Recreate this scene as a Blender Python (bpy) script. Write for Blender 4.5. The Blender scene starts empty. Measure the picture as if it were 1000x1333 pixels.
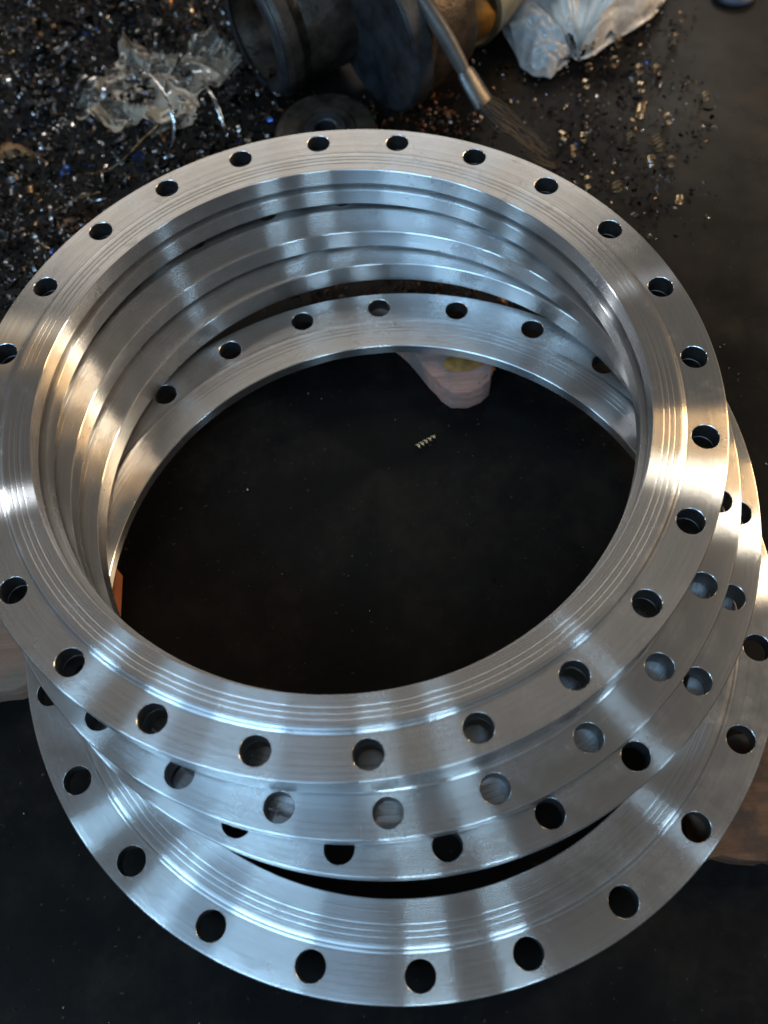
import bpy, bmesh, math, random
import numpy as np
from mathutils import Vector, Matrix

C = bpy.context.scene
PI = math.pi
random.seed(7)
rng = np.random.default_rng(11)
col = C.collection

# ------------------------------------------------------------------ camera
ZT = 0.178                       # height of the top flange's plate face above the floor
CAM = Vector((0.0, -0.5823, 0.8343 + ZT))
PITCH, ROLL, FOC = 1.0986, -0.1011, 1158.4
_F = Vector((0, math.cos(PITCH), -math.sin(PITCH)))
_U = Vector((0, math.sin(PITCH), math.cos(PITCH)))
_R = Vector((1, 0, 0))
RX = _R * math.cos(ROLL) + _U * math.sin(ROLL)
UX = -_R * math.sin(ROLL) + _U * math.cos(ROLL)
cd = bpy.data.cameras.new('camera')
cam = bpy.data.objects.new('camera', cd)
col.objects.link(cam)
M = Matrix.Identity(4)
for i in range(3):
    M[i][0], M[i][1], M[i][2], M[i][3] = RX[i], UX[i], -_F[i], CAM[i]
cam.matrix_world = M
cd.sensor_fit = 'VERTICAL'
cd.sensor_height = 36
cd.lens = FOC / 1333 * 36
cd.clip_start, cd.clip_end = 0.02, 100
cd.dof.use_dof = True
cd.dof.focus_distance = 1.02
cd.dof.aperture_fstop = 2.7
C.camera = cam


def at(px, py, z=0.0):
    """world point at height z seen at a pixel of the 1000x1333 photograph"""
    d = _F + RX * ((px - 500) / FOC) - UX * ((py - 666.5) / FOC)
    return CAM + d * ((z - CAM.z) / d.z)


# ------------------------------------------------------------------ world, lamps, exposure
w = bpy.data.worlds.new('World')
C.world = w
w.use_nodes = True
bg = w.node_tree.nodes['Background']
bg.inputs[0].default_value = (1.0, 0.93, 0.85, 1)
bg.inputs[1].default_value = 0.078
C.view_settings.view_transform = 'Standard'
C.view_settings.look = 'None'
C.view_settings.exposure = 0.35
C.view_settings.gamma = 1
C.render.engine = 'CYCLES'
C.cycles.use_denoising = True


def lamp(name, az, el, dist, sx, sy, power, rgb, aim=(0, -0.05, 0.15)):
    l = bpy.data.lights.new(name, 'AREA')
    l.shape = 'RECTANGLE'
    l.size, l.size_y = sx, sy
    l.energy = power
    l.color = rgb
    o = bpy.data.objects.new(name, l)
    col.objects.link(o)
    a, e = math.radians(az), math.radians(el)
    p = Vector((math.cos(e) * math.cos(a), math.cos(e) * math.sin(a), math.sin(e))) * dist
    o.location = p + Vector(aim)
    o.rotation_euler = (-p).to_track_quat('-Z', 'Y').to_euler()
    return o


# warm open doorway on the right, a row of windows behind and left of the camera, daylight from the far end of the shed
lamp('doorway_light', 16, 20, 4.0, 0.9, 0.6, 54, (1.0, 0.60, 0.26))
lamp('doorway_light', 17.5, 38, 4.0, 0.22, 0.6, 22, (1.0, 0.90, 0.72))
for az, wd in ((195, 0.30), (213, 0.45), (236, 0.95), (269, 0.48), (286.5, 0.38), (328, 0.22)):
    k = 1.0 if az < 300 else 0.7
    lamp('window_light', az, 40, 4.0, wd, 0.42, 62 * wd * 0.42 * k, (0.42, 0.72, 1.0) if az < 250 else (0.52, 0.78, 1.0))
lamp('cool_fill_light', 235, 44, 5.0, 3.0, 2.5, 56, (0.36, 0.66, 1.0))  # added soft blue fill for the cool side, no source of its own
lamp('far_end_light', 92, 33, 5.0, 5.0, 1.6, 44, (1.0, 0.90, 0.78))
lamp('skylight', 160, 25, 4.0, 0.11, 0.6, 16, (0.9, 0.95, 1.0))

# ------------------------------------------------------------------ object helpers


def obj(name, bm, mats, parent=None, angle=32, loc=None):
    me = bpy.data.meshes.new(name)
    bmesh.ops.recalc_face_normals(bm, faces=bm.faces[:])
    bm.to_mesh(me)
    bm.free()
    for m in (mats if isinstance(mats, (list, tuple)) else [mats]):
        me.materials.append(m)
    me.shade_smooth()
    me.set_sharp_from_angle(angle=math.radians(angle))
    o = bpy.data.objects.new(name, me)
    col.objects.link(o)
    if parent:
        o.parent = parent
    if loc is not None:
        o.location = loc
    return o


def tag(o, label, cat, group=None, kind=None):
    if label:
        o['label'] = label
    if cat:
        o['category'] = cat
    if group:
        o['group'] = group
    if kind:
        o['kind'] = kind
    return o


def empty(name, loc, label, cat, group=None, rot=None):
    o = bpy.data.objects.new(name, None)
    col.objects.link(o)
    o.location = loc
    o.empty_display_size = 0.05
    if rot is not None:
        o.rotation_euler = rot
    return tag(o, label, cat, group)


def lathe(bm, prof, n=96, closed=False, mi=0):
    """revolve (r, z) points about z"""
    rings = []
    for r, z in prof:
        if r < 1e-6:
            rings.append([bm.verts.new((0, 0, z))])
        else:
            rings.append([bm.verts.new((r * math.cos(2 * PI * k / n), r * math.sin(2 * PI * k / n), z)) for k in range(n)])
    m = len(rings)
    for i in range(m if closed else m - 1):
        a, b = rings[i], rings[(i + 1) % m]
        for k in range(n):
            k2 = (k + 1) % n
            vs = []
            for v in (a[k % len(a)], a[k2 % len(a)], b[k2 % len(b)], b[k % len(b)]):
                if v not in vs:
                    vs.append(v)
            if len(vs) > 2:
                f = bm.faces.new(vs)
                f.material_index = mi
    return rings


def tube(bm, pts, rad, n=8, caps=True):
    pts = [Vector(p) for p in pts]
    rings = []
    up = Vector((0, 0, 1))
    for i, p in enumerate(pts):
        t = (pts[min(i + 1, len(pts) - 1)] - pts[max(i - 1, 0)]).normalized()
        a = t.cross(up)
        if a.length < 1e-3:
            a = t.cross(Vector((1, 0, 0)))
        a.normalize()
        b = t.cross(a)
        r = rad[i] if isinstance(rad, (list, tuple)) else rad
        ra, rb = r if isinstance(r, tuple) else (r, r)
        rings.append([bm.verts.new(p + a * (ra * math.cos(2 * PI * k / n)) + b * (rb * math.sin(2 * PI * k / n))) for k in range(n)])
    for i in range(len(rings) - 1):
        for k in range(n):
            bm.faces.new((rings[i][k], rings[i][(k + 1) % n], rings[i + 1][(k + 1) % n], rings[i + 1][k]))
    if caps:
        bm.faces.new(rings[0])
        bm.faces.new(rings[-1])


def spline(pts, n=10):
    pts = [Vector(p) for p in pts]
    P = [pts[0]] + pts + [pts[-1]]
    out = []
    for i in range(1, len(P) - 2):
        for k in range(n):
            t = k / n
            a, b, c, d = P[i - 1], P[i], P[i + 1], P[i + 2]
            out.append(0.5 * ((2 * b) + (c - a) * t + (2 * a - 5 * b + 4 * c - d) * t * t + (3 * b - a - 3 * c + d) * t ** 3))
    out.append(pts[-1])
    return out


# ------------------------------------------------------------------ materials
class NT:
    def __init__(s, name):
        s.m = bpy.data.materials.new(name)
        s.m.use_nodes = True
        s.t = s.m.node_tree
        s.b = s.t.nodes['Principled BSDF']

    def n(s, typ, **kw):
        nd = s.t.nodes.new(typ)
        for k, v in kw.items():
            if k.startswith('i_'):
                nd.inputs[k[2:].replace('_', ' ')].default_value = v
            else:
                setattr(nd, k, v)
        return nd

    def l(s, a, b):
        s.t.links.new(a, b)

    def ramp(s, fac, stops):
        r = s.n('ShaderNodeValToRGB')
        e = r.color_ramp.elements
        while len(e) < len(stops):
            e.new(0.5)
        for el, (p, c) in zip(e, stops):
            el.position = p
            el.color = (c, c, c, 1) if isinstance(c, (int, float)) else (*c, 1)
        s.l(fac, r.inputs[0])
        return r.outputs[0]

    def noise(s, vec, scale, detail=4, rough=0.55, dim='3D'):
        nd = s.n('ShaderNodeTexNoise', noise_dimensions=dim)
        nd.inputs['Scale'].default_value = scale
        nd.inputs['Detail'].default_value = detail
        nd.inputs['Roughness'].default_value = rough
        if vec is not None:
            s.l(vec, nd.inputs['W' if dim == '1D' else 'Vector'])
        return nd.outputs[0]

    def math(s, op, a, b=None, c=None):
        nd = s.n('ShaderNodeMath', operation=op)
        for i, v in enumerate((a, b, c)):
            if v is None:
                continue
            if isinstance(v, (int, float)):
                nd.inputs[i].default_value = v
            else:
                s.l(v, nd.inputs[i])
        return nd.outputs[0]

    def mix(s, fac, a, b, mode='MIX'):
        nd = s.n('ShaderNodeMix', data_type='RGBA', blend_type=mode)
        for i, v in ((0, fac), (6, a), (7, b)):
            if isinstance(v, (int, float)):
                nd.inputs[i].default_value = v
            elif isinstance(v, tuple):
                nd.inputs[i].default_value = (*v, 1)
            else:
                s.l(v, nd.inputs[i])
        return nd.outputs[2]

    def bump(s, h, strength, dist):
        nd = s.n('ShaderNodeBump')
        nd.inputs['Strength'].default_value = strength
        nd.inputs['Distance'].default_value = dist
        s.l(h, nd.inputs['Height'])
        s.l(nd.outputs[0], s.b.inputs['Normal'])

    def set(s, **kw):
        for k, v in kw.items():
            i = s.b.inputs[k.replace('_', ' ')]
            if isinstance(v, (int, float)):
                i.default_value = v
            elif isinstance(v, tuple):
                i.default_value = (*v, 1) if len(v) == 3 else v
            else:
                s.l(v, i)
        return s


def turned_steel(name, rough=0.215, aniso=0.83, seed=0.0, tint=(0.66, 0.67, 0.68)):
    s = NT(name)
    tc = s.n('ShaderNodeTexCoord')
    v = tc.outputs['Object']
    sep = s.n('ShaderNodeSeparateXYZ')
    s.l(v, sep.inputs[0])
    r = s.math('SQRT', s.math('ADD', s.math('MULTIPLY', sep.outputs[0], sep.outputs[0]),
                              s.math('MULTIPLY', sep.outputs[1], sep.outputs[1])))
    # tool marks: rings in radius on the faces, in height on the bores
    q = s.math('ADD', s.math('ADD', r, s.math('MULTIPLY', sep.outputs[2], 1.37)), seed)
    fine = s.noise(q, 480, 2, 0.6, '1D')
    wide = s.noise(q, 120, 3, 0.6, '1D')
    blot = s.noise(v, 9, 5, 0.6)
    dirt = s.noise(v, 38, 5, 0.65)
    spots = s.ramp(dirt, [(0.60, 0.0), (0.74, 1.0)])
    base = s.mix(s.math('MULTIPLY', spots, 0.35), tint, (0.30, 0.29, 0.28))
    base = s.mix(s.math('MULTIPLY', s.ramp(blot, [(0.42, 0.0), (0.66, 1.0)]), 0.22), base, (0.44, 0.43, 0.42))
    lines = s.noise(q, 520, 2, 0.7, '1D')
    base = s.mix(s.math('MULTIPLY', s.ramp(lines, [(0.38, 0.0), (0.70, 1.0)]), 0.42), base, (0.40, 0.40, 0.40))
    rg = s.math('ADD', s.math('MULTIPLY', wide, 0.05), rough - 0.025)
    rg = s.math('ADD', rg, s.math('MULTIPLY', s.math('SUBTRACT', blot, 0.5), 0.05))
    rg = s.math('ADD', rg, s.math('MULTIPLY', spots, 0.03))
    tg = s.n('ShaderNodeTangent', direction_type='RADIAL', axis='Z')
    h = s.math('ADD', s.math('MULTIPLY', fine, 0.7), s.math('MULTIPLY', wide, 0.5))
    bp = s.n('ShaderNodeBump')
    bp.inputs['Strength'].default_value = 0.10
    bp.inputs['Distance'].default_value = 0.0005
    s.l(h, bp.inputs['Height'])
    # lathe-turned lobe: tight along the tool marks, wide across them
    g1 = s.n('ShaderNodeBsdfAnisotropic', distribution='MULTI_GGX')
    g1.inputs['Anisotropy'].default_value = aniso
    s.l(rg, g1.inputs['Roughness'])
    s.l(base, g1.inputs['Color'])
    s.l(tg.outputs[0], g1.inputs['Tangent'])
    s.l(bp.outputs[0], g1.inputs['Normal'])
    # a thinner film of dust and handling marks scatters evenly
    g2 = s.n('ShaderNodeBsdfAnisotropic', distribution='MULTI_GGX')
    g2.inputs['Roughness'].default_value = 0.45
    s.l(base, g2.inputs['Color'])
    s.l(bp.outputs[0], g2.inputs['Normal'])
    mx = s.n('ShaderNodeMixShader')
    smear = s.ramp(s.noise(v, 5.5, 6, 0.7), [(0.48, 0.0), (0.64, 1.0)])
    s.l(s.math('ADD', s.math('ADD', s.math('MULTIPLY', spots, 0.22), 0.12), s.math('MULTIPLY', smear, 0.22)), mx.inputs[0])
    s.l(g1.outputs[0], mx.inputs[1])
    s.l(g2.outputs[0], mx.inputs[2])
    s.l(mx.outputs[0], s.t.nodes['Material Output'].inputs[0])
    s.t.nodes.remove(s.b)
    return s.m


def plain(name, rgb, rough=0.5, metal=0.0, var=0.25, scale=30, bump=0.2, bd=0.002, spec=0.5):
    s = NT(name)
    tc = s.n('ShaderNodeTexCoord')
    v = tc.outputs['Object']
    n1 = s.noise(v, scale, 6, 0.6)
    n2 = s.noise(v, scale * 5, 4, 0.6)
    dark = tuple(x * (1 - var * 2) if var < .5 else 0 for x in rgb)
    light = tuple(min(1, x * (1 + var)) for x in rgb)
    s.set(Base_Color=s.mix(s.ramp(n1, [(0.3, 0.0), (0.7, 1.0)]), dark, light), Metallic=metal,
          Roughness=s.math('ADD', s.math('MULTIPLY', n2, 0.25), rough - 0.12), Specular_IOR_Level=spec)
    s.bump(s.math('ADD', n2, n1), bump, bd)
    return s.m


M_STEEL = turned_steel('turned_steel')
M_FACE = turned_steel('turned_face', 0.215, 0.83, 0.37, (0.66, 0.67, 0.68))
M_SHADED = plain('shaded_steel', (0.20, 0.20, 0.20), 0.45, 1.0, 0.2, 60, 0.3, 0.0005)  # darker steel copy: shade of holes, bevels and undersides put into the colour


def floor_material():
    s = NT('oily_floor')
    tc = s.n('ShaderNodeTexCoord')
    v = tc.outputs['Object']
    n1 = s.noise(v, 2.2, 6, 0.6)
    n2 = s.noise(v, 14, 6, 0.65)
    n3 = s.noise(v, 120, 4, 0.6)
    dv = s.n('ShaderNodeVectorMath', operation='DISTANCE')
    s.l(v, dv.inputs[0])
    dv.inputs[1].default_value = (0.98, 0.48, 0.0)
    oil_sheen = s.ramp(s.math('ADD', dv.outputs['Value'], s.math('MULTIPLY', s.math('SUBTRACT', s.noise(v, 4, 6, 0.65), 0.5), 0.5)), [(0.30, 1.0), (0.62, 0.0)])
    n4 = s.noise(v, 5, 8, 0.75)
    base = s.mix(s.ramp(n1, [(0.35, 0.0), (0.7, 1.0)]), (0.0035, 0.0035, 0.004), (0.008, 0.007, 0.006))
    base = s.mix(s.math('MULTIPLY', s.ramp(n2, [(0.52, 0.0), (0.75, 1.0)]), 0.5), base, (0.014, 0.012, 0.010))
    base = s.mix(s.math('MULTIPLY', s.ramp(n3, [(0.66, 0.0), (0.72, 1.0)]), 0.5), base, (0.07, 0.065, 0.06))
    base = s.mix(s.math('MULTIPLY', s.ramp(n4, [(0.50, 0.0), (0.66, 1.0)]), 0.6), base, (0.020, 0.015, 0.011))
    base = s.mix(oil_sheen, base, s.mix(s.ramp(n2, [(0.35, 0.0), (0.7, 1.0)]), (0.018, 0.014, 0.010), (0.036, 0.028, 0.019)))  # oily area: its warm brown sheen is also put into the base colour
    s.set(Base_Color=base, Roughness=s.math('SUBTRACT', s.math('ADD', s.math('ADD', s.math('MULTIPLY', n2, 0.3), 0.16), s.math('MULTIPLY', n4, 0.2)), s.math('MULTIPLY', oil_sheen, 0.12)), Specular_IOR_Level=s.math('ADD', s.math('MULTIPLY', oil_sheen, 0.22), 0.10))
    s.bump(s.math('ADD', s.math('MULTIPLY', n2, 0.7), s.math('MULTIPLY', n3, 0.3)), 0.10, 0.003)
    return s.m


def wood_material(name, a, b, c, axis_scale=(3, 40, 40)):
    s = NT(name)
    tc = s.n('ShaderNodeTexCoord')
    mp = s.n('ShaderNodeMapping')
    mp.inputs['Scale'].default_value = axis_scale
    s.l(tc.outputs['Object'], mp.inputs[0])
    g = s.noise(mp.outputs[0], 3.0, 6, 0.65)
    p = s.noise(tc.outputs['Object'], 22, 5, 0.6)
    base = s.mix(s.ramp(g, [(0.3, 0.0), (0.7, 1.0)]), a, b)
    base = s.mix(s.ramp(p, [(0.45, 0.0), (0.62, 1.0)]), base, c)
    s.set(Base_Color=base, Roughness=0.75, Specular_IOR_Level=0.25)
    s.bump(s.math('ADD', g, p), 0.5, 0.004)
    return s.m


# ------------------------------------------------------------------ the floor
bm = bmesh.new()
N = 60
gv = [[bm.verts.new((-3 + 6 * i / N, -2.5 + 6 * j / N, 0)) for j in range(N + 1)] for i in range(N + 1)]
for i in range(N):
    for j in range(N):
        bm.faces.new((gv[i][j], gv[i + 1][j], gv[i + 1][j + 1], gv[i][j + 1]))
fl = obj('floor', bm, floor_material())
fl['kind'] = 'structure'

# ------------------------------------------------------------------ flanges
RH, RO = 0.405, 0.4300
HR = 0.0149


def plate_bm(ri, T, bevel, hole_r=HR, R=RO, nh=24, covered=False):
    """flange plate, top at z=0: drilled annulus, bore, weld bevel under the bore, rim"""
    bm = bmesh.new()
    ra, rb = ri + 0.036, R - 0.0020      # annulus that carries the holes
    na, ns = 14, 8
    per = 2 * (na + ns)
    half = PI / nh

    def outline(k):
        a0 = -half + 2 * PI * k / nh
        a1 = a0 + 2 * half
        pts = []
        for i in range(na):
            a = a0 + (a1 - a0) * i / na
            pts.append((ra, a))
        for i in range(ns):
            pts.append((ra + (rb - ra) * i / ns, a1))
        for i in range(na):
            pts.append((rb, a1 + (a0 - a1) * i / na))
        for i in range(ns):
            pts.append((rb + (ra - rb) * i / ns, a0))
        return [(r * math.cos(a), r * math.sin(a)) for r, a in pts]

    cache = {}

    def V(x, y, z):
        key = (round(x, 6), round(y, 6), round(z, 6))
        if key not in cache:
            cache[key] = bm.verts.new((x, y, z))
        return cache[key]

    for k in range(nh):
        ol = outline(k)
        ac = 2 * PI * k / nh
        cx, cy = RH * math.cos(ac), RH * math.sin(ac)
        hp = []
        for x, y in ol:
            dx, dy = x - cx, y - cy
            d = math.hypot(dx, dy)
            hp.append((dx / d, dy / d))
        cb = 0.0006
        levels = [(hole_r + cb, 0.0), (hole_r, -cb), (hole_r, -T + cb), (hole_r + cb, -T)]
        for z in (0.0, -T):
            for i in range(per):
                j = (i + 1) % per
                r = hole_r + cb
                bm.faces.new((V(*ol[i], z), V(*ol[j], z), V(cx + hp[j][0] * r, cy + hp[j][1] * r, z),
                              V(cx + hp[i][0] * r, cy + hp[i][1] * r, z))).material_index = 1 if z < 0 else 0  # underside coloured dark, so little shows through the holes
        for (r0, z0), (r1, z1) in zip(levels, levels[1:]):
            for i in range(per):
                j = (i + 1) % per
                f = bm.faces.new((V(cx + hp[i][0] * r0, cy + hp[i][1] * r0, z0), V(cx + hp[j][0] * r0, cy + hp[j][1] * r0, z0),
                                  V(cx + hp[j][0] * r1, cy + hp[j][1] * r1, z1), V(cx + hp[i][0] * r1, cy + hp[i][1] * r1, z1)))
                f.material_index = 1 if abs(z0 - z1) > 0.003 or z0 < -0.006 or covered else 0  # hole walls take the shade-dark colour, chamfers too on a covered plate
    n = nh * na

    def circ(r, z):
        return [V(r * math.cos(-half + 2 * PI * i / n), r * math.sin(-half + 2 * PI * i / n), z) for i in range(n)]

    def strip(p, mi=0):
        rs = [circ(r, z) for r, z in p]
        for a, b in zip(rs, rs[1:]):
            for i in range(n):
                j = (i + 1) % n
                bm.faces.new((a[i], a[j], b[j], b[i])).material_index = mi
    strip([(rb + 0.0020 * math.sin(k * PI / 12), -0.0020 + 0.0020 * math.cos(k * PI / 12)) for k in range(7)] + [(R, -T + 0.0014), (rb, -T)])
    strip([(ra, 0.0), (ri, 0.0), (ri, -T + bevel)])
    strip([(ri, -T + bevel), (ri + bevel * 0.8, -T), (ra, -T)], 1)  # weld bevel and underside coloured dark, as the shade in the gaps
    return bm


def raised_bm(ri, grooves, H=0.004):
    bm = bmesh.new()
    p = [(ri, 0.0), (ri, H - 0.0009), (ri + 0.0009, H)]
    for g in grooves:
        p += [(g - 0.0008, H), (g - 0.0004, H - 0.00020), (g, H - 0.00027), (g + 0.0004, H - 0.00020), (g + 0.0008, H)]
    p += [(0.3768, H)]
    # slow crown and a hollow fillet down to the plate
    for k in range(1, 6):
        t = k / 5
        p.append((0.3768 + 0.0048 * t, H - 0.0011 * t * t))
    z0 = H - 0.0011
    for k in range(1, 8):
        t = k / 7
        p.append((0.3816 + 0.0044 * t, z0 * (1 - t) ** 1.8))
    lathe(bm, p, 24 * 12)
    return bm


GRV = [0.3602, 0.3665, 0.3722]


def flange(x, y, z, rot, ri, T, label, bevel=0.005, grooves=GRV, H=0.004):
    o = obj('pipe_flange', plate_bm(ri, T, bevel, covered=H < 0.002), [M_STEEL, M_SHADED], angle=25)
    o.location = (x, y, ZT + z)
    o.rotation_euler = (0, 0, rot)
    tag(o, label, 'flange', 'machined steel flanges in the stack')
    r = obj('raised_face', raised_bm(ri, grooves, H), M_FACE, o, angle=19)
    return o


flange(-0.0375, 0.0, 0.0, 1.8333, 0.3478, 0.0235,
       'topmost machined steel ring flange of the stack, whole bolted face in view')
flange(-0.0375, 0.0, -0.0239, 1.8333, 0.3405, 0.0271,
       'second steel ring flange from the top, almost hidden straight under the topmost one', H=0.0004)
flange(-0.0196, -0.0454, -0.0550, -0.5375, 0.3370, 0.0270,
       'third steel ring flange from the top, a band with bolt holes showing in front')
flange(0.0040, -0.0777, -0.0860, -0.4625, 0.3380, 0.0310,
       'fourth steel ring flange from the top, front edge overhanging the lowest one')
flange(0.0055, -0.1870, -0.1210, 2.3174, 0.3370, 0.0200,
       'lowest steel ring flange, pushed forward out of the stack on wooden boards', bevel=0.009)
ZB = ZT - 0.1412                                          # top of the boards

# ------------------------------------------------------------------ wooden boards under the lowest flange
M_WOOD_A = wood_material('dusty_wood', (0.22, 0.11, 0.085), (0.40, 0.24, 0.20), (0.19, 0.145, 0.135))
M_WOOD_B = wood_material('brown_wood', (0.06, 0.030, 0.017), (0.14, 0.070, 0.038), (0.045, 0.03, 0.022))
M_WOOD_C = wood_material('pink_wood', (0.16, 0.085, 0.055), (0.25, 0.145, 0.10), (0.15, 0.11, 0.085))
M_WOOD_END = wood_material('raw_wood_end', (0.30, 0.09, 0.03), (0.38, 0.14, 0.05), (0.26, 0.10, 0.05), (20, 20, 20))
M_PAINT = plain('yellow_paint', (0.27, 0.14, 0.035), 0.6, 0, 0.3, 60)


def board(poly, z0, z1, mat, label, seed, end=None, wob=0.004):
    """a board as an uneven prism over an outline (list of world xy), subdivided and roughened"""
    rr = random.Random(seed)
    pts = []
    n = len(poly)
    for i in range(n):
        a, b = Vector(poly[i]), Vector(poly[(i + 1) % n])
        k = max(1, int((b - a).length / 0.012))
        for j in range(k):
            q = a.lerp(b, j / k)
            pts.append((q.x + rr.uniform(-wob, wob) * .6, q.y + rr.uniform(-wob, wob) * .6))
    bm = bmesh.new()
    c = Vector((sum(p[0] for p in pts) / len(pts), sum(p[1] for p in pts) / len(pts)))
    prof = [(1.0, z0), (1.0, z1 - 0.003), (0.985, z1)]
    rings = []
    for s, z in prof:
        ring = []
        for x, y in pts:
            q = c + (Vector((x, y)) - c) * s
            ring.append(bm.verts.new((q.x, q.y, z + (rr.uniform(-wob, 0) * .5 if z > z0 else 0))))
        rings.append(ring)
    m = len(pts)
    for a, b in zip(rings, rings[1:]):
        for i in range(m):
            bm.faces.new((a[i], a[(i + 1) % m], b[(i + 1) % m], b[i]))
    bm.faces.new(rings[0])
    bm.faces.new(rings[-1])
    o = obj('wooden_board', bm, mat, angle=40)
    tag(o, label, 'board', 'wooden boards under the lowest flange')
    return o


def xy(px, py, z):
    p = at(px, py, z)
    return (p.x, p.y)


b1 = board([xy(532, 452, ZB), xy(553, 477, ZB), xy(575, 503, ZB), xy(588, 511, ZB), xy(610, 512, ZB), xy(627, 505, ZB), xy(638, 494, ZB), xy(641, 477, ZB), xy(643, 455, ZB), (0.088, 0.235), (0.000, 0.235)],
           0.001, ZB, M_WOOD_A, 'grey brown wooden board ending inside the ring, yellow mark near its chipped end', 3, wob=0.0015)
bm = bmesh.new()
ed = [at(a, b_, ZB - 0.004) for a, b_ in ((644, 452), (643, 468), (641, 480), (634, 491), (623, 501))]
tube(bm, spline(ed, 5), [(0.0035 + 0.0012 * math.sin(k * 2.1), 0.004 + 0.001 * math.sin(k * 1.3)) for k in range(21)], 8)
obj('splintered_edge', bm, M_WOOD_END, b1)
bm = bmesh.new()
c = at(608, 470, ZB)
ps = [bm.verts.new((c.x + (0.021 + 0.004 * math.sin(2 * a + 1) + 0.0012 * math.sin(7 * a)) * math.cos(a) * 1.35,
                    c.y + (0.017 + 0.003 * math.sin(2 * a) + 0.001 * math.cos(5 * a)) * math.sin(a), ZB + 0.0006)) for a in [2 * PI * k / 28 for k in range(28)]]
bm.faces.new(ps)
obj('paint_mark', bm, M_PAINT, b1)
board([(0.265, -0.410), (0.293, -0.5115), (0.345, -0.520), (0.52, -0.545), (0.55, -0.40), (0.40, -0.385)],
      0.001, ZB, M_WOOD_B, 'orange brown weathered board sticking out to the right under the lowest ring', 5)
b3 = board([(-0.70, -0.285), (-0.445, -0.262), (-0.345, -0.235), (-0.348, -0.110), (-0.46, -0.085), (-0.70, -0.09)],
           0.001, ZB, M_WOOD_C, 'pale pinkish board sticking out to the left under the lowest ring', 9)
bm = bmesh.new()
bmesh.ops.create_cube(bm, size=1.0)
for v in bm.verts:
    v.co = Vector((v.co.x * 0.016, v.co.y * 0.110, v.co.z * (ZB - 0.004)))
bmesh.ops.bevel(bm, geom=bm.edges[:], offset=0.003, segments=2, affect='EDGES')
e = obj('end_grain', bm, M_WOOD_END, b3, loc=(-0.3395, -0.172, ZB / 2))

# ------------------------------------------------------------------ fittings behind
M_DARK = plain('dark_painted_iron', (0.026, 0.028, 0.032), 0.42, 0.0, 0.4, 22, 0.25, 0.002, 0.5)
M_CAST = plain('oily_cast_iron', (0.055, 0.043, 0.034), 0.40, 0.5, 0.45, 34, 0.35, 0.003)
M_BRIGHT = plain('gold_lit_steel', (0.62, 0.50, 0.30), 0.34, 0.9, 0.25, 18, 0.25, 0.0015)  # steel with the golden light put into its base colour


def along(o, loc, d):
    o.location = loc
    o.rotation_euler = Vector(d).to_track_quat('Z', 'Y').to_euler()


# open pipe coupling, mouth towards the camera's left
e1 = empty('pipe_coupling', (0, 0, 0), 'open dark iron pipe coupling lying on its side at the back', 'pipe fitting', 'iron pipe fittings behind the flanges')
bm = bmesh.new()
lathe(bm, [(0.074, 0.0), (0.100, 0.004), (0.106, 0.012), (0.106, 0.030), (0.098, 0.038), (0.094, 0.050), (0.098, 0.064), (0.098, 0.14), (0.085, 0.15),
           (0.068, 0.15), (0.068, 0.03), (0.072, 0.01)], 72, closed=True)
obj('coupling_body', bm, M_CAST, e1)
bm = bmesh.new()
lathe(bm, [(0.076, -0.003), (0.090, -0.0035), (0.096, 0.0), (0.098, 0.003)], 72)
obj('mouth_lip', bm, M_DARK, e1)
p0 = at(372, 122, 0)
ax = Vector((0.88, 0.47, 0.0)).normalized()
along(e1, Vector((p0.x - 0.035, p0.y + 0.012, 0.106)), ax)

# capped cylinder with a flat dark end plate
e2 = empty('capped_pipe', (0, 0, 0), 'thick pipe end closed by a flat dark blue round plate', 'pipe fitting', 'iron pipe fittings behind the flanges')
bm = bmesh.new()
lathe(bm, [(0.0, 0.0), (0.117, 0.0), (0.122, 0.004), (0.122, 0.030), (0.117, 0.034)], 80)
obj('end_plate', bm, M_DARK, e2)
bm = bmesh.new()
lathe(bm, [(0.117, 0.034), (0.112, 0.05), (0.112, 0.10), (0.10, 0.13), (0.085, 0.138), (0.0, 0.138)], 80)
obj('pipe_body', bm, M_CAST, e2)
p0 = at(505, 138, 0)
along(e2, Vector((p0.x - 0.02, p0.y + 0.012, 0.122)), Vector((0.86, 0.50, 0.02)))

# bare pipe, its warm sheen put into the colour, further back
e3 = empty('steel_pipe', (0, 0, 0), 'bare steel pipe stub with warm sheen behind the capped pipe', 'pipe fitting', 'iron pipe fittings behind the flanges')
bm = bmesh.new()
lathe(bm, [(0.078, 0.0), (0.084, 0.004), (0.084, 0.30), (0.078, 0.304)], 72)
lathe(bm, [(0.078, 0.0), (0.074, 0.004), (0.074, 0.30), (0.078, 0.304)], 72)
obj('pipe_wall', bm, M_BRIGHT, e3)
bm = bmesh.new()
lathe(bm, [(0.0845, 0.27), (0.092, 0.274), (0.092, 0.30), (0.0845, 0.304)], 72)
obj('pipe_collar', bm, M_CAST, e3)
p0 = at(598, 92, 0)
along(e3, Vector((p0.x, p0.y + 0.06, 0.0845)), Vector((0.62, 0.78, 0.0)))

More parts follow.
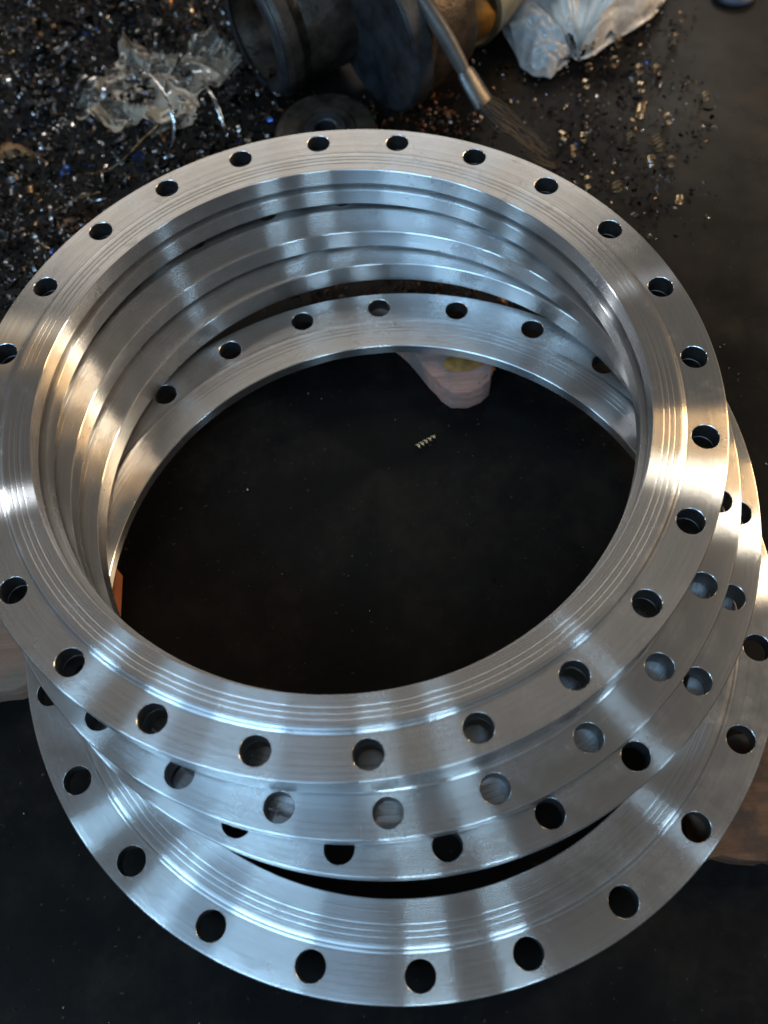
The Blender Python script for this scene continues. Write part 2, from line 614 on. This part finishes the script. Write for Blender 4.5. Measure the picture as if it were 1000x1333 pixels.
# small round cover lying flat, half hidden behind the top flange
e4 = empty('round_cover', at(427, 190, 0.0), 'small dark round cover plate with hub lying flat behind the top flange', 'cover plate')
bm = bmesh.new()
lathe(bm, [(0.080, 0.0), (0.082, 0.002), (0.082, 0.012), (0.079, 0.015), (0.050, 0.017), (0.046, 0.020), (0.020, 0.020), (0.018, 0.018), (0.018, 0.0)], 72)
obj('cover_disc', bm, M_CAST, e4)
bm = bmesh.new()
lathe(bm, [(0.034, 0.0200), (0.033, 0.022), (0.031, 0.0235), (0.019, 0.0235), (0.017, 0.022), (0.017, 0.0)], 48)
obj('hub', bm, M_DARK, e4)
e4.rotation_euler = (math.radians(7), 0, 0)
e4.location.z = 0.014

# blue ring at the top right corner
bm = bmesh.new()
lathe(bm, [(0.031 + 0.0075 * math.cos(a), 0.008 + 0.0075 * math.sin(a)) for a in [2 * PI * k / 12 for k in range(12)]], 48, closed=True)
o = obj('rubber_ring', bm, plain('blue_grey_rubber', (0.06, 0.07, 0.10), 0.5, 0, 0.2, 40))
o.location = at(955, -6, 0)
tag(o, 'blue grey rubber ring lying on the floor in the far right corner', 'ring')

# paint brush: handle, ferrule, bristles
e5 = empty('paint_brush', at(640, 140, 0.05), 'old brush with bright ferrule and straggly bristles leaning on the pipes', 'brush')
h0, h1, h2, h3 = at(545, -8, 0.21), at(604, 92, 0.13), at(630, 136, 0.092), at(712, 200, 0.016)


def child_tube(name, pts, rad, mat, n=12):
    bm = bmesh.new()
    tube(bm, [Vector(p) - e5.location for p in pts], rad, n)
    return obj(name, bm, mat, e5)


child_tube('handle', spline([h0, h0.lerp(h1, .5) + Vector((0, 0, .004)), h1], 6), [0.010 + 0.003 * math.sin(k / 12 * PI) for k in range(13)], plain('grey_handle', (0.065, 0.058, 0.052), 0.45, 0, 0.2, 30))
child_tube('ferrule', [h1, h1.lerp(h2, .1), h1.lerp(h2, .9), h2], [(0.013, 0.010), (0.0165, 0.010), (0.019, 0.010), (0.0185, 0.009)], plain('tin_ferrule', (0.13, 0.13, 0.13), 0.42, 1.0, 0.15, 50), 16)
bm = bmesh.new()
dirv = (h3 - h2)
side = dirv.cross(Vector((0, 0, 1))).normalized()
for k in range(120):
    t = rng.uniform(-1, 1)
    ln = rng.uniform(0.5, 1.05)
    a = h2 + side * (t * 0.015) + Vector((0, 0, rng.uniform(-.007, .007))) - dirv * 0.05
    b = h2 + dirv * ln + side * (t * 0.010 + rng.normal(0, .006)) + Vector((0, 0, rng.uniform(-.002, .006)))
    m = a.lerp(b, .5) + side * (t * 0.010 + rng.normal(0, .003)) + Vector((0, 0, rng.uniform(-.003, .006)))
    tube(bm, [q - e5.location for q in spline([a, m, b], 4)], rng.uniform(.0005, .0011), 3, False)
for k in range(4):      # stray bristles looping past the tip
    t = rng.uniform(-1, 1)
    q0 = h2 + dirv * 0.3 + side * t * .012
    lp = [q0, h2 + dirv * 0.8 + side * (0.020 + .004 * k), h2 + dirv * (1.15 + .03 * k) + side * 0.006, h2 + dirv * 1.0 - side * (0.010 + .003 * k)]
    tube(bm, [q - e5.location for q in spline(lp, 8)], .0006, 3, False)
obj('bristles', bm, plain('dark_bristles', (0.022, 0.016, 0.012), 0.6, 0, 0.3, 60), e5)

# ------------------------------------------------------------------ swarf: the chips on the floor


def chip_material(name, stops, rough=0.3, metal=0.9):
    s = NT(name)
    g = s.n('ShaderNodeNewGeometry')
    tc = s.n('ShaderNodeTexCoord')
    r = s.n('ShaderNodeValToRGB')
    r.color_ramp.interpolation = 'CONSTANT'
    e = r.color_ramp.elements
    while len(e) < len(stops):
        e.new(0.5)
    for el, (p, c) in zip(e, stops):
        el.position = p
        el.color = (*c, 1)
    s.l(g.outputs['Random Per Island'], r.inputs[0])
    n = s.noise(tc.outputs['Object'], 160, 3, 0.6)
    s.set(Base_Color=s.mix(s.ramp(n, [(0.45, 0.0), (0.65, 0.8)]), r.outputs[0], (0.03, 0.024, 0.02)), Metallic=metal,
          Roughness=s.math('ADD', s.math('MULTIPLY', n, 0.3), rough - 0.12))
    return s.m


def inside(poly, x, y):
    c = False
    n = len(poly)
    for i in range(n):
        x1, y1 = poly[i]
        x2, y2 = poly[(i + 1) % n]
        if (y1 > y) != (y2 > y) and x < (x2 - x1) * (y - y1) / (y2 - y1) + x1:
            c = not c
    return c


def edge_dist(poly, x, y):
    d = 9
    for i in range(len(poly)):
        a, b = Vector(poly[i]), Vector(poly[(i + 1) % len(poly)])
        ab = b - a
        t = max(0, min(1, (Vector((x, y)) - a).dot(ab) / ab.length_squared))
        d = min(d, (a + ab * t - Vector((x, y))).length)
    return d


def mound_height(poly, x, y, h):
    from mathutils import noise
    if h == 0 or not inside(poly, x, y):
        return 0.0
    t = min(1, edge_dist(poly, x, y) / 0.14)
    v = Vector((x * 9, y * 9, 3.3))
    return h * t * (0.55 + 0.75 * noise.noise(v)) + 0.006 * t * noise.noise(v * 4.5) + 0.004 * t * noise.noise(v * 12)


def chips(name, poly, n, mat, label, size=(0.003, 0.010), pile=0.02, flat=0.5, mound=0.0, curl=(0.4, 4.5), fade=0.0, slim=(0.25, 0.6)):
    from mathutils import noise
    V, Fc = [], []
    xs = [p[0] for p in poly]
    ys = [p[1] for p in poly]
    made = 0
    while made < n:
        x, y = rng.uniform(min(xs), max(xs)), rng.uniform(min(ys), max(ys))
        if not inside(poly, x, y):
            continue
        if fade:
            k = min(1, edge_dist(poly, x, y) / fade) * (0.45 + 1.6 * max(0, 0.2 + noise.noise(Vector((x * 14, y * 14, 1.7)))))
            if rng.random() > k:
                continue
        made += 1
        L = size[0] + (size[1] - size[0]) * rng.random() ** 2
        wd = L * rng.uniform(*slim)
        turn = rng.uniform(*curl)
        seg = 3 + int(turn * 1.6)
        rad = L * rng.uniform(0.4, 1.1) / max(1.0, turn * .6)
        pitch = wd * rng.uniform(0.0, 0.9)
        th = rng.uniform(0, 2 * PI)
        til = rng.normal(0, flat)
        rx = Matrix.Rotation(th, 3, 'Z') @ Matrix.Rotation(til + (PI / 2 if rng.random() < .6 else 0), 3, 'X')
        z0 = mound_height(poly, x, y, mound)
        z = z0 + 0.001 + abs(rng.normal(0, pile)) + rad * 0.5
        b0 = len(V)
        for i in range(seg + 1):
            a = turn * i / seg
            taper = 0.5 * wd * (1 - 0.5 * abs(i / seg - .5))
            for s_ in (-1, 1):
                q = rx @ Vector((rad * math.cos(a), rad * math.sin(a), s_ * taper + pitch * a / 2))
                V.append((x + q.x, y + q.y, max(0.0008, z + q.z)))
        for i in range(seg):
            Fc.append((b0 + 2 * i, b0 + 2 * i + 1, b0 + 2 * i + 3, b0 + 2 * i + 2))
    me = bpy.data.meshes.new(name)
    me.from_pydata(V, [], Fc)
    me.materials.append(mat)
    me.shade_smooth()
    o = bpy.data.objects.new(name, me)
    col.objects.link(o)
    tag(o, label, 'metal chips', None, 'stuff')
    return o


M_DIRTY = chip_material('dirty_swarf', [(0.0, (0.018, 0.017, 0.018)), (0.32, (0.06, 0.056, 0.055)), (0.58, (0.15, 0.143, 0.14)), (0.80, (0.34, 0.335, 0.34)), (0.94, (0.65, 0.65, 0.67))], 0.22, 0.95)
M_CHIP = chip_material('mixed_swarf', [(0.0, (0.045, 0.040, 0.038)), (0.30, (0.10, 0.085, 0.075)), (0.50, (0.28, 0.26, 0.25)), (0.70, (0.60, 0.59, 0.57)),
                                       (0.80, (0.05, 0.14, 0.46)), (0.91, (0.24, 0.12, 0.05)), (0.97, (0.55, 0.38, 0.16))], 0.28)
M_RUST = chip_material('rusty_swarf', [(0.0, (0.04, 0.014, 0.007)), (0.4, (0.10, 0.04, 0.018)), (0.75, (0.20, 0.08, 0.03)), (0.93, (0.34, 0.17, 0.08))], 0.42, 0.4)
M_GOLD = chip_material('bright_coil', [(0.0, (0.85, 0.55, 0.20)), (0.8, (0.8, 0.66, 0.45))], 0.2, 1.0)


M_CRUMB = chip_material('silver_crumbs', [(0.0, (0.10, 0.09, 0.08)), (0.5, (0.30, 0.29, 0.28)), (0.8, (0.6, 0.59, 0.57))], 0.3, 0.9)


def wpoly(px):
    return [xy(a, b, 0.0) for a, b in px]


PILE = wpoly([(-160, -90), (345, -80), (345, 60), (380, 175), (400, 330), (250, 420), (60, 560), (-60, 540), (-140, 300)])
bm = bmesh.new()
xs, ys = [p[0] for p in PILE], [p[1] for p in PILE]
nx, ny = 150, 190
grid = {}
for i in range(nx + 1):
    for j in range(ny + 1):
        x, y = min(xs) + (max(xs) - min(xs)) * i / nx, min(ys) + (max(ys) - min(ys)) * j / ny
        if inside(PILE, x, y):
            grid[i, j] = bm.verts.new((x, y, 0.0005 + max(0, mound_height(PILE, x, y, 0.022))))
for (i, j), v in list(grid.items()):
    q = [(i, j), (i + 1, j), (i + 1, j + 1), (i, j + 1)]
    if all(k in grid for k in q):
        bm.faces.new([grid[k] for k in q])
s_ = NT('chip_dust')
tc_ = s_.n('ShaderNodeTexCoord')
n1_ = s_.noise(tc_.outputs['Object'], 60, 6, 0.65)
n2_ = s_.noise(tc_.outputs['Object'], 230, 4, 0.6)
s_.set(Base_Color=s_.mix(s_.ramp(n1_, [(0.4, 0.0), (0.7, 1.0)]), (0.004, 0.0035, 0.003), (0.016, 0.012, 0.010)), Roughness=0.55, Metallic=0.3)
s_.bump(s_.math('ADD', n1_, n2_), 1.0, 0.006)
tag(obj('swarf_heap', bm, s_.m, angle=70), 'low heap of oily brown black metal dust under the chips at the back left', 'metal chips', None, 'stuff')
chips('swarf', PILE, 8200, M_DIRTY, 'dense tangle of dark oily metal chips heaped at the back left', (0.005, 0.024), 0.006, mound=0.022, curl=(1.5, 9.0), slim=(0.12, 0.36))
chips('swarf', PILE, 2600, M_CHIP, 'bright silver and blue metal chips strewn over the heap at the back left', (0.003, 0.014), 0.009, mound=0.022, curl=(0.4, 3.0))
chips('swarf', PILE, 450, M_CHIP, 'bright curled ribbons of metal lying loose on the heap at the back left', (0.016, 0.050), 0.014, mound=0.022, curl=(3.0, 11.0), slim=(0.06, 0.18))
chips('swarf', PILE, 1300, M_DIRTY, 'long curled metal shavings tangled over the heap at the back left', (0.016, 0.060), 0.010, mound=0.022, curl=(2.0, 10.0), slim=(0.06, 0.20))
RIGHT = wpoly([(540, 190), (610, 60), (760, 0), (900, -20), (960, 120), (930, 300), (850, 350), (720, 270), (640, 225)])
chips('swarf', RIGHT, 800, M_DIRTY, 'dark oily metal chips scattered over the floor at the back right', (0.004, 0.014), 0.004, fade=0.16, curl=(0.5, 5.0))
chips('swarf', RIGHT, 260, M_CHIP, 'bright metal chips scattered over the floor at the back right', (0.003, 0.010), 0.004, fade=0.16, curl=(0.5, 5.0))
chips('swarf', wpoly([(330, 120), (620, 120), (640, 200), (700, 330), (740, 430), (340, 430), (300, 330)]), 1800, M_RUST,
      'rusty brown chips on the floor under the back of the stack', (0.004, 0.016), 0.006, fade=0.05)
chips('loose_chips', wpoly([(-60, 900), (60, 1000), (200, 1300), (1000, 1340), (1000, 1130), (700, 700), (850, 350), (1000, 100), (1060, 900), (1060, 1400), (-60, 1400)]), 300, M_CRUMB,
      'sparse tiny metal crumbs on the bare dark floor around the rings', (0.001, 0.0045), 0.0)
chips('loose_chips', wpoly([(300, 480), (450, 470), (700, 560), (780, 700), (650, 840), (260, 800), (220, 640)]), 70, M_CRUMB,
      'sparse tiny metal crumbs on the dark floor inside the rings', (0.001, 0.0045), 0.0)


def coil(px, py, turns, rad, length, ang, z=0.0, mat=M_GOLD, wd=0.0028, lift=0.0):
    bm = bmesh.new()
    n = int(turns * 14)
    prev = None
    for i in range(n + 1):
        a = 2 * PI * turns * i / n
        x = length * (i / n - .5)
        r = rad * (1 - 0.15 * i / n)
        c = Vector((x, r * math.cos(a), r * math.sin(a) + rad))
        pr = [bm.verts.new(c + Vector((-wd / 2, 0, 0))), bm.verts.new(c + Vector((wd / 2, 0, 0.0004)))]
        if prev:
            bm.faces.new((prev[0], prev[1], pr[1], pr[0]))
        prev = pr
    o = obj('coiled_chip', bm, mat, angle=80)
    o.location = at(px, py, rad) - Vector((0, 0, rad - 0.0005 - lift))
    o.rotation_euler = (0, lift and 0.3 or 0.0, ang)
    return o


spots = [(886, 25, 2), (879, 54, 4), (804, 58, 4), (800, 84, 2), (766, 92, 2), (763, 113, 2), (835, 117, 2), (834, 144, 4), (870, 158, 2), (733, 180, 3), (759, 178, 2),
         (746, 200, 3), (856, 186, 4), (847, 209, 2), (873, 214, 2), (832, 90, 2), (918, 125, 2), (855, 90, 2), (803, 243, 2), (765, 241, 2), (884, 260, 2), (820, 180, 2)]
for i, (a, b, t) in enumerate(spots):
    o = coil(a, b, t, rng.uniform(.0065, .0095), 0.0065 * t * rng.uniform(.8, 1.2), PI / 2 + rng.normal(0, .25), lift=rng.choice([0.0, 0.004]))
    tag(o, 'small coiled metal chip glinting gold on the floor at the back right', 'coiled chip', 'coiled chips on the floor at the back right')
bm = bmesh.new()
hx = [Vector((0.030 * (k / 60 - .5), 0.0042 * math.cos(k * 0.52) * (1 - k / 140), 0.0045 + 0.0040 * math.sin(k * 0.52) * (1 - k / 140))) for k in range(61)]
tube(bm, hx, [(0.0011, 0.0004)] * 61, 6)
o = obj('coiled_chip', bm, M_BRIGHT, angle=60)
o.location = at(555, 577, 0)
o.rotation_euler = (0, 0, 0.5)
tag(o, 'tiny silver coiled chip on the dark floor inside the rings', 'coiled chip')

# long thin ribbons and wires
M_RIB = plain('bright_ribbon', (0.55, 0.57, 0.60), 0.22, 1.0, 0.15, 60)
M_WIRE = plain('brass_wire', (0.42, 0.32, 0.20), 0.35, 1.0, 0.2, 60)


def ribbon(name, pix, wd, mat, label, th=0.0006):
    pts = spline([at(a, b, z) for a, b, z in pix], 12)
    bm = bmesh.new()
    tube(bm, pts, [(wd * (0.8 + 0.2 * math.sin(k * 1.3)), th) for k in range(len(pts))], 8)
    o = obj(name, bm, mat, angle=60)
    return tag(o, label, 'metal strip')


ribbon('steel_ribbon', [(172, 84, .085), (190, 92, .10), (208, 112, .105), (222, 140, .095), (226, 165, .075), (222, 192, .045), (205, 206, .012), (180, 212, .006)], 0.0032, M_RIB,
       'bright curled steel ribbon arching over the crumpled bag at the back left')
ribbon('steel_ribbon', [(262, 104, .085), (275, 122, .10), (287, 150, .085), (295, 178, .055), (296, 198, .012)], 0.0032, M_RIB,
       'shorter bright steel ribbon beside the right end of the crumpled bag')
ribbon('thin_wire', [(110, 226, .012), (135, 224, .02), (160, 208, .03), (185, 182, .035), (206, 163, .035)], 0.0010, M_WIRE,
       'thin pale wire curling up in front of the crumpled bag', 0.0010)
ribbon('thin_wire', [(52, 298, .010), (68, 278, .018), (95, 262, .022), (130, 250, .015)], 0.0011, M_WIRE,
       'thin golden wire curved over the chips left of the top flange', 0.0011)
ribbon('steel_ribbon', [(47, 150, .015), (62, 146, .02), (80, 148, .02), (105, 150, .015)], 0.0025, M_WIRE,
       'short straight golden strip lying in the chips at the far left')

# ------------------------------------------------------------------ crumpled bags and scraps


def plastic(name, rgb, alpha, rough, crease=1.0):
    """thin creased film: see-through where it lies flat to the eye, milky along its folds"""
    s = NT(name)
    tc = s.n('ShaderNodeTexCoord')
    v = tc.outputs['Object']
    cre = s.n('ShaderNodeTexVoronoi', feature='DISTANCE_TO_EDGE')
    cre.inputs['Scale'].default_value = 42
    dis = s.n('ShaderNodeVectorMath', operation='MULTIPLY_ADD')
    nz = s.n('ShaderNodeTexNoise')
    nz.inputs['Scale'].default_value = 30
    s.l(v, nz.inputs['Vector'])
    s.l(nz.outputs['Color'], dis.inputs[0])
    dis.inputs[1].default_value = (0.03, 0.03, 0.03)
    s.l(v, dis.inputs[2])
    s.l(dis.outputs[0], cre.inputs['Vector'])
    edge = s.ramp(cre.outputs['Distance'], [(0.0, 1.0), (0.10, 0.0)])
    n1 = s.noise(v, 16, 5, 0.6)
    fr = s.n('ShaderNodeFresnel')
    fr.inputs[0].default_value = 1.45
    tr = s.n('ShaderNodeBsdfTransparent')
    mx = s.n('ShaderNodeMixShader')
    dirt = s.ramp(n1, [(0.42, 0.0), (0.62, 1.0)])
    s.set(Base_Color=s.mix(dirt, rgb, tuple(c * 0.45 for c in rgb)), Roughness=rough, Specular_IOR_Level=0.8)
    s.bump(s.math('ADD', s.math('MULTIPLY', s.math('SUBTRACT', 1.0, cre.outputs['Distance']), 0.8), s.math('MULTIPLY', n1, 0.5)), 0.9 * crease, 0.012)
    fac = s.math('ADD', s.math('ADD', s.math('MULTIPLY', fr.outputs[0], 0.8), alpha - 0.15), s.math('MULTIPLY', edge, 0.25 * crease))
    fac = s.math('ADD', fac, s.math('MULTIPLY', dirt, 0.15))
    fac.node.use_clamp = True
    s.l(fac, mx.inputs[0])
    s.l(tr.outputs[0], mx.inputs[1])
    s.l(s.b.outputs[0], mx.inputs[2])
    s.l(mx.outputs[0], s.t.nodes['Material Output'].inputs[0])
    return s.m


def crumple(name, pix, height, mat, label, cat, seed, n=44, amp=1.0):
    """a crumpled sheet: outline (pixels on the floor) filled with a folded height field, a second layer beneath"""
    from mathutils import noise
    poly = [at(a, b, 0.0) for a, b in pix]
    xs = [p.x for p in poly]
    ys = [p.y for p in poly]
    P2 = [(p.x, p.y) for p in poly]
    cx, cy = sum(xs) / len(xs), sum(ys) / len(ys)
    bm = bmesh.new()
    m = len(P2) * 6
    bnd = []
    for i in range(len(P2)):
        a, b = Vector(P2[i]), Vector(P2[(i + 1) % len(P2)])
        for k in range(6):
            bnd.append(a.lerp(b, k / 6))
    K = n // 2
    rings = []
    for j in range(K + 1):
        t = j / K
        ring = []
        for k, q in enumerate(bnd):
            x, y = cx + (q.x - cx) * t, cy + (q.y - cy) * t
            v = Vector((x * 16 + seed, y * 16, seed * 1.7))
            ridge = 1 - abs(noise.noise(v)) * 2.2
            r2 = 1 - abs(noise.noise(v * 2.7)) * 2
            dome = (1 - t ** 2.6)
            z = height * dome * (0.55 + 0.45 * ridge) + 0.012 * r2 * amp + 0.004 * noise.noise(v * 6)
            z = max(0.004 + 0.02 * (1 - t), z) + 0.003
            off = noise.noise_vector(v * 1.4) * 0.010
            ring.append(bm.verts.new((x + off.x, y + off.y, z)))
        rings.append(ring)
    for a, b in zip(rings[1:], rings[2:]):
        for k in range(m):
            bm.faces.new((a[k], a[(k + 1) % m], b[(k + 1) % m], b[k]))
    cv = bm.verts.new((cx, cy, sum(v.co.z for v in rings[1]) / m))
    for v in rings[0]:
        bm.verts.remove(v)
    for k in range(m):
        bm.faces.new((rings[1][k], rings[1][(k + 1) % m], cv))
    o = obj(name, bm, mat, angle=50)
    return tag(o, label, cat)


def gathered_bag(name, neck, pix, mat, label, cat, h=0.10, pleats=9, seed=1.0):
    """a bag pulled together at its neck: pleats fan out from the neck to the outline, belly in the middle"""
    from mathutils import noise
    c = at(*neck, 0.0)
    pts = spline([at(a, b, 0.0) for a, b in pix], 14)
    bm = bmesh.new()
    K = 40
    m = len(pts)
    for layer in (0, 1):
        rows = []
        for j in range(1, K + 1):
            t = j / K
            row = []
            for k, q in enumerate(pts):
                u = k / (m - 1)
                base = c.lerp(q, t)
                v = Vector((u * 7 + seed, t * 2.2, seed))
                ph = pleats * PI * 2 * (u + 0.05 * noise.noise(v * 1.3) + 0.03 * t)
                fold = (0.012 * t ** 0.7 * (1 - 0.55 * t)) * (abs(math.sin(ph * .5)) * 2 - 1) + 0.006 * math.sin(ph * 1.7 + 5 * t) * t
                belly = h * math.sin(PI * min(1, t * 0.95)) ** 0.8 * math.sin(PI * (0.06 + 0.88 * u)) ** 0.7
                z = 0.012 + belly + fold + 0.010 * noise.noise(v * 2.6) + 0.004 * noise.noise(Vector((base.x * 60, base.y * 60, seed)))
                if layer:
                    z = 0.004 + 0.1 * z
                off = noise.noise_vector(v * 1.9) * 0.006 * t
                row.append(bm.verts.new((base.x + off.x, base.y + off.y, max(0.003, z))))
            rows.append(row)
        for a_, b_ in zip(rows, rows[1:]):
            for k in range(m - 1):
                bm.faces.new((a_[k], a_[k + 1], b_[k + 1], b_[k]))
    o = obj(name, bm, mat, angle=60)
    return tag(o, label, cat)


gathered_bag('plastic_bag', (752, 84), [(724, 70), (704, 38), (700, -5), (722, -55), (790, -80), (866, -60), (872, -10), (846, 28), (800, 58), (772, 76)],
             plastic('white_film', (0.90, 0.85, 0.78), 0.90, 0.3, 0.25), 'crumpled whitish plastic bag gathered to a neck at the top right', 'bag')
gathered_bag('plastic_sheet', (742, 82), [(715, 104), (690, 100), (668, 72), (648, 30), (632, -30), (690, -60), (704, 20), (724, 62)],
        plastic('blue_film', (0.72, 0.74, 0.75), 0.62, 0.2, 0.3), 'folded bluish plastic sheet between the pipes and the whitish bag', 'sheet', 0.05, 4, 4.4)


def creased_film(name, pix, mat, label, cat, seed):
    """a loose sheet of film: flat ground with sharp standing folds and a ragged lifted edge"""
    from mathutils import noise
    pts = spline([at(a, b, 0.0) for a, b in pix + pix[:1]], 16)[:-1]
    c = sum(pts, Vector()) / len(pts)
    bm = bmesh.new()
    K, m = 46, len(pts)
    for layer in (0, 1):
        rows = []
        for j in range(1, K + 1):
            t = j / K
            row = []
            for k, q in enumerate(pts):
                rag = 1 + 0.10 * noise.noise(q * 55 + Vector((seed + layer, 0, 0)))
                p = c.lerp(q, t * rag * (1 - 0.12 * layer))
                v = Vector((p.x * 11 + seed, p.y * 11, seed * 2.1 + layer * 3))
                wv = v + noise.noise_vector(v * 0.8) * 0.9
                r1 = max(0, 1 - abs(noise.noise(wv)) * 3.2) ** 2
                r2 = max(0, 1 - abs(noise.noise(wv * 2.1 + Vector((5, 1, 0)))) * 3.0) ** 2
                z = 0.016 + 0.024 * r1 + 0.009 * r2 + 0.020 * noise.noise(v * 0.7) + 0.018 * t ** 4 * (0.5 + noise.noise(v * 1.7)) - 0.010 * layer
                row.append(bm.verts.new((p.x, p.y, max(0.004, z + 0.012))))
            rows.append(row)
        for a_, b_ in zip(rows, rows[1:]):
            for k in range(m):
                bm.faces.new((a_[k], a_[(k + 1) % m], b_[(k + 1) % m], b_[k]))
    return tag(obj(name, bm, mat, angle=75), label, cat)


creased_film('plastic_bag', [(112, 182), (138, 140), (160, 104), (184, 80), (236, 90), (286, 80), (318, 106), (300, 136), (268, 150), (264, 190), (215, 200), (165, 200)],
             plastic('grey_film', (0.44, 0.37, 0.29), 0.22, 0.15, 0.15), 'crumpled translucent grey plastic bag lying in the chips at the back left', 'bag', 4.3)
crumple('paper_scrap', [(-10, 205), (15, 190), (45, 198), (80, 214), (62, 222), (30, 212), (-10, 222)], 0.012,
        plain('orange_paper', (0.26, 0.13, 0.05), 0.7, 0, 0.3, 30), 'small torn orange brown scrap of paper on the chips at the far left', 'scrap', 5.5, 20, .4)
crumple('paper_scrap', [(42, 322), (60, 296), (95, 286), (128, 284), (110, 305), (75, 328)], 0.010,
        plain('brown_paper', (0.20, 0.13, 0.09), 0.75, 0, 0.3, 30), 'flat brown scrap of paper beside the left edge of the top flange', 'scrap', 8.5, 20, .4)
